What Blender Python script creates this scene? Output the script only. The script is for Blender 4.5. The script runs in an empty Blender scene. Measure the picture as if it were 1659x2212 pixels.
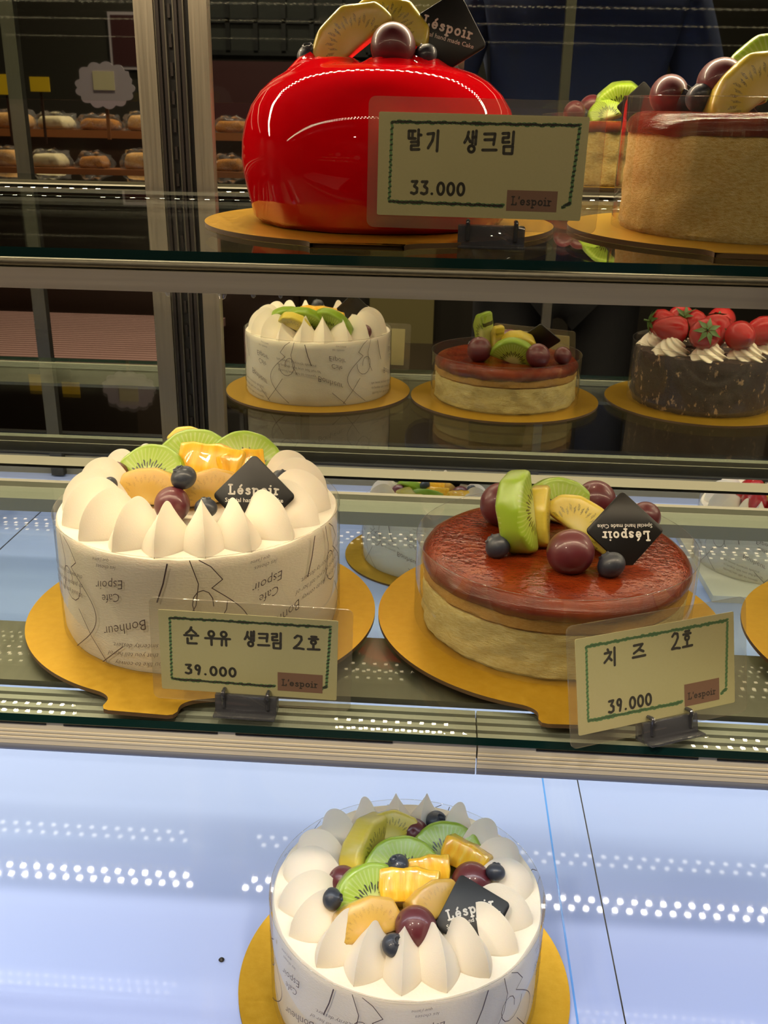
import bpy, bmesh, math, random
from mathutils import Vector, Matrix, noise
random.seed(7)
PI = math.pi
R = math.radians
S = bpy.context.scene
COL = S.collection
Z0 = 1.13                     # height of the eye above the shop floor; all levels below are written relative to it
# ------------------------------------------------------------------ camera
cam = bpy.data.cameras.new('camera'); co = bpy.data.objects.new('camera', cam); COL.objects.link(co)
cam.sensor_fit = 'HORIZONTAL'; cam.sensor_width = 36.0; cam.lens = 36.0 * 2080.8 / 1659.0
cam.clip_start = 0.01; cam.clip_end = 50
def cam_axes(p, y, ro):
    rt = Vector((math.cos(y), math.sin(y), 0)); fw0 = Vector((-math.sin(y), math.cos(y), 0))
    fw = fw0 * math.cos(p) + Vector((0, 0, -math.sin(p))); up = fw0 * math.sin(p) + Vector((0, 0, math.cos(p)))
    return rt * math.cos(ro) + up * math.sin(ro), -rt * math.sin(ro) + up * math.cos(ro), fw
rt, up, fw = cam_axes(0.37393, 0.05617, 0.01989)
co.matrix_world = Matrix(((rt.x, up.x, -fw.x, 0), (rt.y, up.y, -fw.y, 0), (rt.z, up.z, -fw.z, Z0), (0, 0, 0, 1)))
S.camera = co
# ------------------------------------------------------------------ world, exposure, light levels
w = bpy.data.worlds.new('world'); S.world = w; w.use_nodes = True
w.node_tree.nodes['Background'].inputs[0].default_value = (1.0, 0.86, 0.68, 1)
w.node_tree.nodes['Background'].inputs[1].default_value = 0.095
S.view_settings.view_transform = 'Standard'; S.view_settings.look = 'None'
S.view_settings.exposure = 0.0; S.view_settings.gamma = 1.0; S.view_settings.use_curve_mapping = False
S.cycles.max_bounces = 10; S.cycles.diffuse_bounces = 4; S.cycles.glossy_bounces = 6
S.cycles.transparent_max_bounces = 32; S.cycles.transmission_bounces = 6
S.cycles.sample_clamp_indirect = 4.0; S.cycles.caustics_reflective = False; S.cycles.caustics_refractive = False
WARM = (1.0, 0.80, 0.53); COOL = (0.80, 0.90, 1.0)
L_CANOPY = 620.0; L_UPPER = 130.0; L_LOWER = 120.0; L_DECK = 70.0
def area(name, loc, rot, size, power, colr):
    l = bpy.data.lights.new(name, 'AREA'); l.shape = 'DISK'; l.size = size; l.energy = power; l.color = colr
    o = bpy.data.objects.new(name, l); COL.objects.link(o); o.location = loc; o.rotation_euler = rot
    return o
for x, y, e in ((-0.55, -0.62, 22), (0.65, -0.60, 18), (-1.2, -1.0, 16), (0.2, -2.3, 12), (-1.2, -3.2, 12)):
    area('ceiling_downlight', (x, y, 2.62), (0, 0, 0), 0.12, e, (1.0, 0.84, 0.62))
# ------------------------------------------------------------------ materials
def C(h, a=1.0):
    h = h.lstrip('#'); c = [int(h[i:i + 2], 16) / 255 for i in (0, 2, 4)]
    return tuple((x / 12.92 if x <= .04045 else ((x + .055) / 1.055) ** 2.4) for x in c) + (a,)
class NT:
    def __init__(s, name):
        s.m = bpy.data.materials.new(name); s.m.use_nodes = True; s.t = s.m.node_tree; s.n = s.t.nodes; s.l = s.t.links
        s.b = s.n['Principled BSDF']; s.out = s.n['Material Output']
    def new(s, typ, **k):
        n = s.n.new(typ)
        for a, v in k.items(): setattr(n, a, v)
        return n
    def put(s, sock, v):
        if hasattr(v, 'is_linked') or isinstance(v, bpy.types.NodeSocket): s.l.new(v, sock)
        else: sock.default_value = v
    def math(s, op, a, b=0.0, c=None):
        n = s.new('ShaderNodeMath', operation=op); s.put(n.inputs[0], a); s.put(n.inputs[1], b)
        if c is not None: s.put(n.inputs[2], c)
        return n.outputs[0]
    def mix(s, f, a, b):
        n = s.new('ShaderNodeMix', data_type='RGBA'); s.put(n.inputs[0], f); s.put(n.inputs[6], a); s.put(n.inputs[7], b)
        return n.outputs[2]
    def ramp(s, f, stops, interp='LINEAR'):
        n = s.new('ShaderNodeValToRGB'); n.color_ramp.interpolation = interp; e = n.color_ramp.elements
        while len(e) < len(stops): e.new(0.5)
        for q, (p, c) in zip(e, stops): q.position = p; q.color = c
        s.put(n.inputs[0], f); return n.outputs[0]
    def noise(s, scale, detail=3.0, vec=None, rough=.5, out=0):
        n = s.new('ShaderNodeTexNoise'); n.inputs['Scale'].default_value = scale; n.inputs['Detail'].default_value = detail
        n.inputs['Roughness'].default_value = rough
        if vec is not None: s.l.new(vec, n.inputs['Vector'])
        return n.outputs[out]
    def coord(s, k='Object'): return s.new('ShaderNodeTexCoord').outputs[k]
    def mapping(s, vec, scale):
        n = s.new('ShaderNodeMapping'); s.l.new(vec, n.inputs[0]); n.inputs[3].default_value = scale; return n.outputs[0]
    def xyz(s, vec):
        n = s.new('ShaderNodeSeparateXYZ'); s.l.new(vec, n.inputs[0]); return n.outputs
    def bump(s, h, strength=.2, dist=.001):
        n = s.new('ShaderNodeBump'); n.inputs['Strength'].default_value = strength; n.inputs['Distance'].default_value = dist
        s.l.new(h, n.inputs['Height']); s.l.new(n.outputs[0], s.b.inputs['Normal']); return n.outputs[0]
    def set(s, **k):
        al = dict(base='Base Color', rough='Roughness', metal='Metallic', coat='Coat Weight', coatr='Coat Roughness', sss='Subsurface Weight',
                  sssr='Subsurface Radius', ssss='Subsurface Scale', spec='Specular IOR Level', emit='Emission Color', estr='Emission Strength', sheen='Sheen Weight', ior='IOR', alpha='Alpha')
        for a, v in k.items(): s.put(s.b.inputs[al[a]], v)
        return s
def plain(name, hexc, rough=.5, metal=0.0, **k):
    t = NT(name); t.set(base=C(hexc), rough=rough, metal=metal, **k); return t.m
def clear_mat(name, tint, f0=.04, rough=.02, milk=0.0, milkc=(1, 1, 1, 1)):
    t = NT(name); t.n.remove(t.b)
    lw = t.new('ShaderNodeLayerWeight'); lw.inputs[0].default_value = .5
    f = t.math('ADD', t.math('MULTIPLY', t.math('POWER', lw.outputs['Facing'], 5.0), 1 - f0), f0)
    tr = t.new('ShaderNodeBsdfTransparent'); tr.inputs[0].default_value = tint
    gl = t.new('ShaderNodeBsdfGlossy'); gl.inputs['Roughness'].default_value = rough
    base = tr.outputs[0]
    if milk:
        d = t.new('ShaderNodeBsdfDiffuse'); d.inputs[0].default_value = milkc
        m0 = t.new('ShaderNodeMixShader'); m0.inputs[0].default_value = milk; t.l.new(base, m0.inputs[1]); t.l.new(d.outputs[0], m0.inputs[2]); base = m0.outputs[0]
    mx = t.new('ShaderNodeMixShader'); t.l.new(f, mx.inputs[0]); t.l.new(base, mx.inputs[1]); t.l.new(gl.outputs[0], mx.inputs[2])
    t.l.new(mx.outputs[0], t.out.inputs[0]); return t.m
def emit_mat(name, colr, s):
    t = NT(name); t.n.remove(t.b); e = t.new('ShaderNodeEmission'); e.inputs[0].default_value = (*colr, 1); e.inputs[1].default_value = s
    t.l.new(e.outputs[0], t.out.inputs[0]); return t.m
M = {}
M['film'] = clear_mat('clear_film', (.97, .97, .95, 1), .045, .03, .02)
M['sleeve'] = clear_mat('clear_plastic_sleeve', (.93, .92, .88, 1), .05, .08, .07, C('#d8d0c0'))
M['glass'] = clear_mat('shelf_glass', (.94, .975, .955, 1), .04, .0)
M['glass_edge'] = plain('glass_edge', '#0f2f2c', .08, coat=.6, spec=.6)
M['smoke'] = clear_mat('smoked_clear_acrylic', (.55, .55, .57, 1), .07, .05, .30, C('#6a6b72'))
t = NT('mirror'); t.set(base=(.80, .80, .74, 1), metal=1.0, rough=.015); M['mirror'] = t.m
def brushed(name, hexc, scale, rough=.3, b=.15, metal=.9):
    t = NT(name); v = t.mapping(t.coord(), scale); n = t.noise(1.0, 4.0, v)
    t.set(base=t.mix(n, C(hexc), tuple(min(1, x * 1.35) for x in C(hexc)[:3]) + (1,)), metal=metal, rough=t.math('MULTIPLY_ADD', n, .2, rough - .1)); t.bump(n, b, .0005); return t.m
M['alu_v'] = brushed('brushed_aluminium_upright', '#7d7668', (500, 500, 8), .42)
M['alu_dull'] = brushed('dull_aluminium_mullion', '#4d4a42', (500, 500, 8), .5)
M['alu_h'] = brushed('brushed_steel_rail', '#cfc7b6', (6, 400, 400), .34, .15, .55)
M['alu_plate'] = brushed('brushed_steel_plate', '#7f7a6c', (260, 5, 260), .46, .3)
M['rail_cream'] = plain('cream_painted_rail', '#e2d9c4', .35)
M['rail_grey'] = plain('grey_vented_rail', '#9c998c', .5, .2)
M['rail_nose'] = plain('blue_grey_rail_nose', '#767b8c', .35)
M['rail_white'] = plain('pale_rail', '#9a988c', .6, .0, spec=.2)
M['black'] = plain('black_rubber', '#0c0b0b', .4)
M['dark_metal'] = plain('dark_slotted_steel', '#231e1c', .4, .3)
t = NT('deck_glass_white'); n = t.noise(3.0, 2.0); t.set(base=t.mix(n, C('#a2b6f4'), C('#b0c2f8')), rough=.04, spec=.5); M['deck'] = t.m  # blue glass tint, with the cool cast of the deck light mixed into the colour
M['seam_glow'] = plain('glass_edge_painted_glow', '#5f9df5', .2)  # blue-lit glow along the cut glass edge, put into the colour
M['case_white'] = plain('white_case_panel', '#7d7968', .6)
M['case_dark'] = plain('dark_case_panel', '#1d1916', .4)
M['led_warm_c'] = emit_mat('diode_canopy', WARM, L_CANOPY)
M['led_front'] = emit_mat('diode_front', WARM, 90.0)
M['led_warm_u'] = emit_mat('diode_upper', WARM, L_UPPER)
M['led_lower'] = emit_mat('diode_lower', (1, .93, .80), L_LOWER)
M['led_deck'] = emit_mat('diode_deck', COOL, L_DECK)
# food
t = NT('whipped_cream'); n = t.noise(60, 3.0); t.set(base=C('#efe6d5'), rough=.55, sss=.25, sssr=(.004, .003, .002), ssss=1.0, spec=.3); t.bump(n, .12, .001); M['cream'] = t.m
t = NT('cake_cream'); n = t.noise(90, 4.0); t.set(base=C('#f1e8d8'), rough=.6, sss=.2, sssr=(.004, .003, .002), ssss=1.0, spec=.25); t.bump(n, .25, .001); M['cream2'] = t.m
t = NT('red_mirror_glaze'); n = t.noise(14, 2.0); t.set(base=t.mix(n, C('#d8000e'), C('#e20512')), rough=.9, coat=1.0, coatr=.008, spec=.0); M['redglaze'] = t.m
t = NT('caramel_glaze'); v = t.mapping(t.coord(), (40, 40, 40)); n = t.noise(1.0, 5.0, v, .6); n2 = t.noise(350, 2.0)
t.set(base=t.ramp(n, [(.25, C('#521a09')), (.5, C('#6b260d')), (.75, C('#823615'))]), rough=.9, spec=.0, coat=1.0, coatr=.03); 
b = t.new('ShaderNodeBump'); b.inputs['Strength'].default_value = .28; b.inputs['Distance'].default_value = .003; t.l.new(t.noise(42, 4.0), b.inputs['Height']); t.l.new(b.outputs[0], t.b.inputs['Coat Normal'])
M['caramel'] = t.m
def crumb(name, a, bcol, c, sc):
    t = NT(name); n = t.noise(sc, 6.0, None, .65); v = t.new('ShaderNodeTexVoronoi'); v.inputs['Scale'].default_value = sc * 4
    z = t.xyz(t.coord())[2]
    base = t.ramp(n, [(.3, C(a)), (.52, C(bcol)), (.72, C(c))])
    t.set(base=base, rough=.8, sss=.1, sssr=(.003, .002, .001), ssss=1.0, spec=.2); t.bump(t.math('ADD', n, t.math('MULTIPLY', v.outputs[0], .4)), .5, .002); return t.m
M['sponge'] = crumb('cheese_sponge', '#c9a24f', '#dfc67e', '#ead99c', 48)
M['cheese'] = crumb('cream_cheese_body', '#d8bd72', '#e9d792', '#efe2a8', 35)
M['brown_sponge'] = crumb('baked_rim', '#b98438', '#cfa052', '#dcb872', 60)
t = NT('chocolate_shavings'); n = t.noise(70, 6.0, None, .7); v = t.mapping(t.coord(), (120, 120, 60)); n2 = t.noise(1.0, 3.0, v, .7)
t.set(base=t.mix(t.ramp(n2, [(.60, (0, 0, 0, 1)), (.66, (1, 1, 1, 1))]), t.ramp(n, [(.3, C('#120806')), (.7, C('#3a1c10'))]), C('#c4a17c')), rough=.55); t.bump(n, .8, .003); M['choc'] = t.m
t = NT('grape_skin'); n = t.noise(120, 4.0); n3 = t.noise(900, 2.0)
t.set(base=t.mix(t.math('MULTIPLY', n, .9), C('#47131c'), C('#6b2832')), rough=.42, coat=.45, coatr=.06, sss=.12, sssr=(.004, .001, .001), ssss=1.0); M['grape'] = t.m
t = NT('blueberry_skin'); n = t.noise(150, 4.0)
t.set(base=t.ramp(n, [(.3, C('#12141c')), (.55, C('#272d3b')), (.8, C('#566074'))]), rough=.5, coat=.35, coatr=.1); M['bb'] = t.m
M['bbdark'] = plain('blueberry_crown', '#14151c', .6)
def kiwi(name, core, flesh, outer, radius, rays=.30, ring=.43, spread=.085, keep=.35, core_r=.22):
    t = NT(name); o = t.xyz(t.coord()); x, z, y = o[0], o[2], o[1]
    r = t.math('DIVIDE', t.math('SQRT', t.math('ADD', t.math('MULTIPLY', x, x), t.math('MULTIPLY', z, z))), radius)
    th = t.math('ARCTAN2', z, x)
    ray = t.math('SINE', t.math('MULTIPLY', th, 46.0))
    base = t.ramp(r, [(.0, C(core)), (core_r, C(core)), (core_r + .2, C(flesh)), (.85, C(flesh)), (1.0, C(outer))])
    lines = t.math('MULTIPLY', t.math('GREATER_THAN', ray, .45), t.math('MULTIPLY', t.math('GREATER_THAN', r, .3), t.math('LESS_THAN', r, .86)))
    base = t.mix(t.math('MULTIPLY', lines, rays), base, C(core))
    seg = t.math('SINE', t.math('MULTIPLY', th, 38.0)); ringd = t.math('ABSOLUTE', t.math('SUBTRACT', r, t.math('MULTIPLY_ADD', t.math('SINE', t.math('MULTIPLY', th, 19.0)), .05, ring)))
    sd = t.math('MULTIPLY', t.math('GREATER_THAN', seg, -.05), t.math('LESS_THAN', ringd, spread))
    sd = t.math('MULTIPLY', sd, t.math('GREATER_THAN', t.noise(170, 1.0), keep))
    base = t.mix(sd, base, C('#15110a'))
    t.set(base=base, rough=.28, coat=1.0, coatr=.03, sss=.3, sssr=(.006, .006, .002), ssss=1.0)
    b = t.new('ShaderNodeBump'); b.inputs['Strength'].default_value = .25; b.inputs['Distance'].default_value = .001; t.l.new(t.noise(180, 3.0), b.inputs['Height']); t.l.new(b.outputs[0], t.b.inputs['Coat Normal'])
    return t.m
M['kiwi'] = kiwi('green_kiwi_flesh', '#d3dc8f', '#9ab935', '#8bab2c', .025)
M['gold'] = kiwi('golden_kiwi_flesh', '#d9b55c', '#cfa748', '#c99f40', .024, .03, .62, .06, .62, .1)
M['yel'] = kiwi('yellow_kiwi_flesh', '#e4d684', '#d6c24a', '#cdb838', .026, .06, .52, .07, .52, .18)
t = NT('pineapple_flesh'); v = t.mapping(t.coord(), (420, 420, 60)); n = t.noise(1.0, 4.0, v); t.set(base=t.ramp(n, [(.3, C('#f0ad1c')), (.6, C('#fac93a')), (.8, C('#fde07c'))]), rough=.3, coat=1.0, coatr=.03, sss=.3, sssr=(.006, .004, .001), ssss=1.0); t.bump(n, .4, .001); M['pine'] = t.m
t = NT('strawberry_skin'); v = t.new('ShaderNodeTexVoronoi'); v.inputs['Scale'].default_value = 330; t.set(base=t.ramp(v.outputs[0], [(.0, C('#d9b05a')), (.14, C('#c98a40')), (.2, C('#a80d14')), (1, C('#c81a20'))]), rough=.25, coat=.6, coatr=.1); t.bump(v.outputs[0], .5, .001); M['berry'] = t.m
M['leaf'] = plain('strawberry_leaf', '#3d5a1c', .5)
t = NT('gold_foil'); n = t.noise(40, 5.0, None, .6); n2 = t.noise(900, 2.0); t.set(base=t.mix(n, C('#cf9f22'), C('#e3ba45')), metal=.8, rough=t.math('MULTIPLY_ADD', n, .22, .22)); t.bump(t.math('ADD', n, t.math('MULTIPLY', n2, .25)), .16, .001); M['foil'] = t.m
M['foil_edge'] = plain('cardboard_edge', '#5a4226', .7)
t = NT('gold_foil_print'); M['plaque'] = plain('black_plaque', '#0b0a0b', .45)
M['white_ink'] = plain('white_ink', '#dcd8d0', .6)
M['ink'] = plain('dark_brown_ink', '#463538', .6)
M['marker'] = plain('black_marker', '#0e0d0c', .6)
t = NT('card_paper'); n = t.noise(70, 4.0); t.set(base=t.mix(n, C('#c9c391'), C('#d2cb9c')), rough=.45, coat=.25, coatr=.2); M['card'] = t.m
t = NT('green_crayon'); n = t.noise(1400, 2.0); t.set(base=t.mix(n, C('#3c7a41'), C('#6fa368')), rough=.7); M['crayon'] = t.m
M['white_board'] = plain('white_cardboard', '#d9d5c8', .6)
M['sticker'] = plain('brown_sticker', '#8b6250', .45)
M['sticker_ink'] = plain('dark_sticker_print', '#3a201c', .5)
M['clip'] = plain('smoked_plastic_clip', '#3a3a40', .12, coat=.8)
# shop
t = NT('shop_floor_tile'); n = t.noise(4, 3.0); t.set(base=t.mix(n, C('#3a2f28'), C('#4d4036')), rough=.3); M['floor'] = t.m
M['wall'] = plain('dark_olive_wall', '#2b261b', .7)
M['red_wall'] = plain('dark_red_wall', '#3d0f12', .6)
M['wood'] = plain('warm_wood', '#7a4a24', .45)
M['wood2'] = plain('dark_wood', '#2c1a10', .4)
t = NT('lacquered_slats'); t.set(base=C('#6a4a45'), rough=.18, coat=.5); M['slat'] = t.m; t.set(base=C('#a3827b'), rough=.2)
M['paper'] = plain('lilac_paper', '#b4a6ac', .7)
M['cream_paper'] = plain('cream_paper', '#d3c69c', .7)
M['yellow'] = plain('yellow_card', '#e5bd1c', .5)
M['red'] = plain('red_fabric', '#c2242b', .6)
M['bread'] = crumb('bread_crust', '#6d3b14', '#b0742f', '#d6a658', 30)
M['bread2'] = crumb('pale_bread', '#a9763a', '#cf9f5e', '#e4c48a', 35)
M['wrap'] = clear_mat('cellophane', (.9, .9, .88, 1), .08, .06, .05)
M['pane'] = plain('dark_window_pane', '#3b3c3a', .15)
M['jacket'] = plain('navy_jacket', '#474f72', .8); M['trouser'] = plain('dark_trousers', '#17181d', .8)
M['skin'] = plain('skin', '#c89676', .5, sss=.1); M['hair'] = plain('black_hair', '#100c0a', .5)
M['plum'] = plain('column_paint', '#8e8452', .6)
# ------------------------------------------------------------------ mesh tools
class MB:
    def __init__(s): s.v = []; s.f = []; s.m = []; s.sm = []
    def add(s, vs, fs, mat=0, smooth=True):
        o = len(s.v); s.v += [tuple(p) for p in vs]
        for f in fs: s.f.append([i + o for i in f]); s.m.append(mat); s.sm.append(smooth)
        return s
    def box(s, lo, hi, mat=0):
        x0, y0, z0 = lo; x1, y1, z1 = hi
        return s.add([(x0, y0, z0), (x1, y0, z0), (x1, y1, z0), (x0, y1, z0), (x0, y0, z1), (x1, y0, z1), (x1, y1, z1), (x0, y1, z1)],
                     [(0, 3, 2, 1), (4, 5, 6, 7), (0, 1, 5, 4), (1, 2, 6, 5), (2, 3, 7, 6), (3, 0, 4, 7)], mat, False)
    def lathe(s, prof, n=64, mat=0, fn=None):
        vs = []; fs = []; k = len(prof)
        for i in range(n):
            a = 2 * PI * i / n
            for r, z in prof:
                p = Vector((r * math.cos(a), r * math.sin(a), z)); vs.append(fn(p) if fn else p)
        for i in range(n):
            j = (i + 1) % n
            for q in range(k - 1): fs.append((i * k + q, j * k + q, j * k + q + 1, i * k + q + 1))
        if prof[0][0] > 1e-5: fs.append([i * k for i in range(n)][::-1])
        if prof[-1][0] > 1e-5: fs.append([i * k + k - 1 for i in range(n)])
        return s.add(vs, fs, mat)
    def tube(s, pts, rad, n=8, mat=0):
        vs = []; fs = []
        for i, p in enumerate(pts):
            p = Vector(p); a = Vector(pts[max(0, i - 1)]); b = Vector(pts[min(len(pts) - 1, i + 1)]); d = (b - a).normalized()
            u = d.orthogonal().normalized() if i == 0 else (u - d * u.dot(d)).normalized(); w_ = d.cross(u)
            r = rad[i] if isinstance(rad, (list, tuple)) else rad
            for k in range(n): vs.append(p + (u * math.cos(2 * PI * k / n) + w_ * math.sin(2 * PI * k / n)) * r)
        for i in range(len(pts) - 1):
            for k in range(n): fs.append((i * n + k, i * n + (k + 1) % n, (i + 1) * n + (k + 1) % n, (i + 1) * n + k))
        fs.append(list(range(n))[::-1]); fs.append([(len(pts) - 1) * n + k for k in range(n)])
        return s.add(vs, fs, mat)
    def ribbon(s, pts, wd, put, mat=0):           # flat pen stroke with round joints; put maps (x, y) to 3-D
        hw = wd / 2
        for i, p in enumerate(pts):
            c = [put(p[0] + hw * math.cos(a), p[1] + hw * math.sin(a)) for a in (k * PI / 4 for k in range(8))]
            s.add(c, [list(range(8))], mat, False)
            if i:
                q = pts[i - 1]; dx, dy = p[0] - q[0], p[1] - q[1]; L = math.hypot(dx, dy) or 1e-9; nx, ny = -dy / L * hw, dx / L * hw
                s.add([put(q[0] - nx, q[1] - ny), put(p[0] - nx, p[1] - ny), put(p[0] + nx, p[1] + ny), put(q[0] + nx, q[1] + ny)], [(0, 1, 2, 3)], mat, False)
        return s
    def build(s, name, mats, parent=None, loc=None, rot=None, sharp=35):
        me = bpy.data.meshes.new(name); me.from_pydata(s.v, [], s.f)
        for m in (mats if isinstance(mats, (list, tuple)) else [mats]): me.materials.append(m)
        for p, m, sm in zip(me.polygons, s.m, s.sm): p.material_index = m; p.use_smooth = sm
        me.update()
        if sharp: me.set_sharp_from_angle(angle=R(sharp))
        return link(name, me, parent, loc, rot)
def link(name, me, parent=None, loc=None, rot=None):
    o = bpy.data.objects.new(name, me); COL.objects.link(o)
    if parent is not None: o.parent = parent
    if loc is not None: o.location = loc
    if rot is not None: o.rotation_euler = rot
    return o
def bevel_mesh(name, mb, mats, off, seg=2, jig=0, jsc=80, sub=0):
    bm = bmesh.new(); vs = [bm.verts.new(p) for p in mb.v]
    for f, m in zip(mb.f, mb.m):
        try: q = bm.faces.new([vs[i] for i in f]); q.material_index = m; q.smooth = True
        except ValueError: pass
    bmesh.ops.remove_doubles(bm, verts=bm.verts, dist=1e-6); bmesh.ops.recalc_face_normals(bm, faces=bm.faces)
    ed = [e for e in bm.edges if len(e.link_faces) == 2 and e.calc_face_angle() > R(28)]
    bmesh.ops.bevel(bm, geom=ed, offset=off, segments=seg, profile=.5, affect='EDGES', clamp_overlap=True)
    if sub:
        bmesh.ops.triangulate(bm, faces=[f for f in bm.faces if len(f.verts) > 4]); bmesh.ops.subdivide_edges(bm, edges=bm.edges[:], cuts=sub, use_grid_fill=True)
    if jig:
        for v in bm.verts: v.co += noise.noise_vector(v.co * jsc) * jig
    for f in bm.faces: f.smooth = True
    me = bpy.data.meshes.new(name); bm.to_mesh(me); bm.free()
    for m in (mats if isinstance(mats, (list, tuple)) else [mats]): me.materials.append(m)
    me.set_sharp_from_angle(angle=R(50)); return me
def prism(outline, d, axis='y', mat=0, edge=None):   # outline in XZ (axis y) or XY (axis z), thickness d centred
    mb = MB(); n = len(outline); P = (lambda a, b, t: (a, t, b)) if axis == 'y' else (lambda a, b, t: (a, b, t))
    vs = [P(a, b, -d / 2) for a, b in outline] + [P(a, b, d / 2) for a, b in outline]
    mb.add(vs, [list(range(n))[::-1], list(range(n, 2 * n))], mat)
    mb.add(vs, [(i, (i + 1) % n, n + (i + 1) % n, n + i) for i in range(n)], mat if edge is None else edge)
    return mb
def rrect(w_, h_, r, n=5):
    o = []
    for cx, cy, a0 in ((w_ / 2 - r, h_ / 2 - r, 0), (-w_ / 2 + r, h_ / 2 - r, 90), (-w_ / 2 + r, -h_ / 2 + r, 180), (w_ / 2 - r, -h_ / 2 + r, 270)):
        for k in range(n + 1): a = R(a0 + 90 * k / n); o.append((cx + r * math.cos(a), cy + r * math.sin(a)))
    return o
def thing(name, label, cat, loc=(0, 0, 0), rz=0, group=None):
    o = bpy.data.objects.new(name, None); COL.objects.link(o); o.empty_display_size = .02
    o.location = (loc[0], loc[1], loc[2] + Z0); o.rotation_euler = (0, 0, rz); o['label'] = label; o['category'] = cat
    if group: o['group'] = group
    return o
def tag(o, label, cat, group=None):
    o['label'] = label; o['category'] = cat
    if group: o['group'] = group
    return o
# ------------------------------------------------------------------ lettering
def arc(cx, cy, rx, ry, a0, a1, n=10): return [(cx + rx * math.cos(R(a0 + (a1 - a0) * i / n)), cy + ry * math.sin(R(a0 + (a1 - a0) * i / n))) for i in range(n + 1)]
SLAB = {'L': ([[(.16, 1), (.16, .04)], [(0, 1), (.34, 1)], [(0, .02), (.6, .02), (.6, .26)]], .8),
 'e': ([[(.08, .34), (.5, .34)] + arc(.3, .33, .24, .29, 0, 320, 12)], .70), 'E': ([[(.08, .34), (.5, .34)] + arc(.3, .33, .24, .29, 0, 320, 12), [(.26, .80), (.42, .98)]], .70),
 's': ([[(.46, .5), (.36, .61), (.16, .58), (.12, .45), (.3, .34), (.47, .22), (.42, .06), (.24, .02), (.08, .12)]], .64),
 'p': ([[(.12, .62), (.12, -.3)], [(0, -.3), (.28, -.3)], [(0, .62), (.14, .62)], arc(.36, .32, .22, .28, 150, -150, 12)], .76), 'o': ([arc(.32, .32, .25, .29, 0, 360, 14)], .74),
 'i': ([[(.15, .62), (.15, .02)], [(0, .02), (.3, .02)], [(0, .62), (.15, .62)], [(.14, .92), (.16, .92)]], .42),
 'r': ([[(.13, .62), (.13, .02)], [(0, .02), (.3, .02)], [(0, .62), (.13, .62)], [(.13, .4), (.24, .58), (.42, .56)]], .55), "'": ([[(.1, 1), (.05, .78)]], .2)}
def slab(txt, sp=.1):
    x = 0; out = []
    for ch in txt:
        st, ad = SLAB[ch]; out += [[(x + a, b) for a, b in q] for q in st]; x += ad + sp
    return out, x - sp
_tc = {}
def font2d(txt, shear=0.0, off=0.0):
    k = (txt, shear, off)
    if k not in _tc:
        cu = bpy.data.curves.new('lettering', 'FONT'); cu.body = txt; cu.size = 1.0; cu.shear = shear; cu.offset = off; cu.resolution_u = 2
        o = bpy.data.objects.new('lettering', cu); COL.objects.link(o); bpy.context.view_layer.update()
        ev = o.evaluated_get(bpy.context.evaluated_depsgraph_get()); me = ev.to_mesh()
        vs = [(v.co.x, v.co.y) for v in me.vertices]; fs = [list(p.vertices) for p in me.polygons]; ev.to_mesh_clear()
        bpy.data.objects.remove(o); bpy.data.curves.remove(cu); _tc[k] = (vs, fs, max(v[0] for v in vs))
    return _tc[k]
HAN = {'딸': [[(.2, .95), (.02, .95), (.02, .58), (.24, .58)], [(.48, .95), (.28, .95), (.28, .58), (.5, .58)], [(.72, 1.02), (.72, .48)], [(.72, .76), (.92, .76)], [(.2, .4), (.74, .42), (.74, .24), (.22, .22), (.22, .02), (.8, .04)]],
 '기': [[(.05, .82), (.5, .86), (.42, .5), (.12, .12)], [(.8, 1), (.78, -.02)]],
 '생': [[(.26, .98), (.18, .7), (.0, .46)], [(.2, .74), (.42, .5)], [(.58, 1), (.57, .42)], [(.58, .72), (.8, .74)], [(.82, 1.04), (.8, .38)], arc(.52, .16, .22, .16, 90, 450, 12)],
 '크': [[(.08, .9), (.85, .92), (.78, .4)], [(.12, .62), (.8, .64)], [(0, .12), (1, .14)]],
 '림': [[(.06, .95), (.5, .97), (.5, .76), (.1, .74), (.1, .52), (.56, .54)], [(.84, 1.04), (.83, .42)], [(.2, .32), (.84, .34), (.82, -.02), (.22, -.02), (.2, .32)]],
 '순': [[(.52, 1.04), (.42, .84), (.1, .62)], [(.5, .9), (.88, .64)], [(-.04, .5), (1.04, .52)], [(.52, .5), (.5, .28)], [(.2, .3), (.2, -.02), (.9, .0)]],
 '우': [arc(.5, .78, .24, .2, 90, 450, 12), [(-.04, .44), (1.04, .46)], [(.5, .44), (.5, -.04)]],
 '유': [arc(.5, .8, .24, .19, 90, 450, 12), [(-.04, .46), (1.04, .48)], [(.34, .46), (.3, -.02)], [(.68, .46), (.7, -.02)]],
 '호': [[(.3, 1.0), (.72, 1.0)], [(.1, .82), (.86, .84)], arc(.48, .58, .2, .14, 90, 450, 12), [(.48, .42), (.48, .06)], [(.02, .04), (1, .06)]],
 '치': [[(.28, 1), (.34, .88)], [(.04, .78), (.56, .8), (.36, .5), (.0, .22)], [(.34, .52), (.58, .3)], [(.84, 1.04), (.82, -.04)]],
 '즈': [[(.1, .92), (.82, .94), (.5, .6), (.08, .38)], [(.48, .62), (.88, .42)], [(-.02, .1), (1.02, .12)]],
 '2': [[(.08, .82), (.3, 1), (.62, .95), (.66, .7), (.4, .35), (.02, .04), (.5, .06), (.84, .02)]],
 '3': [[(.1, .96), (.68, .98), (.36, .6), (.7, .45), (.68, .12), (.36, .0), (.04, .08)]],
 '9': [arc(.36, .72, .26, .26, 20, 380, 12), [(.62, .76), (.56, .4), (.44, .0)]], '0': [arc(.42, .46, .36, .46, 90, 450, 14)], '.': [[(.2, .04), (.24, .04)]]}
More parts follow.
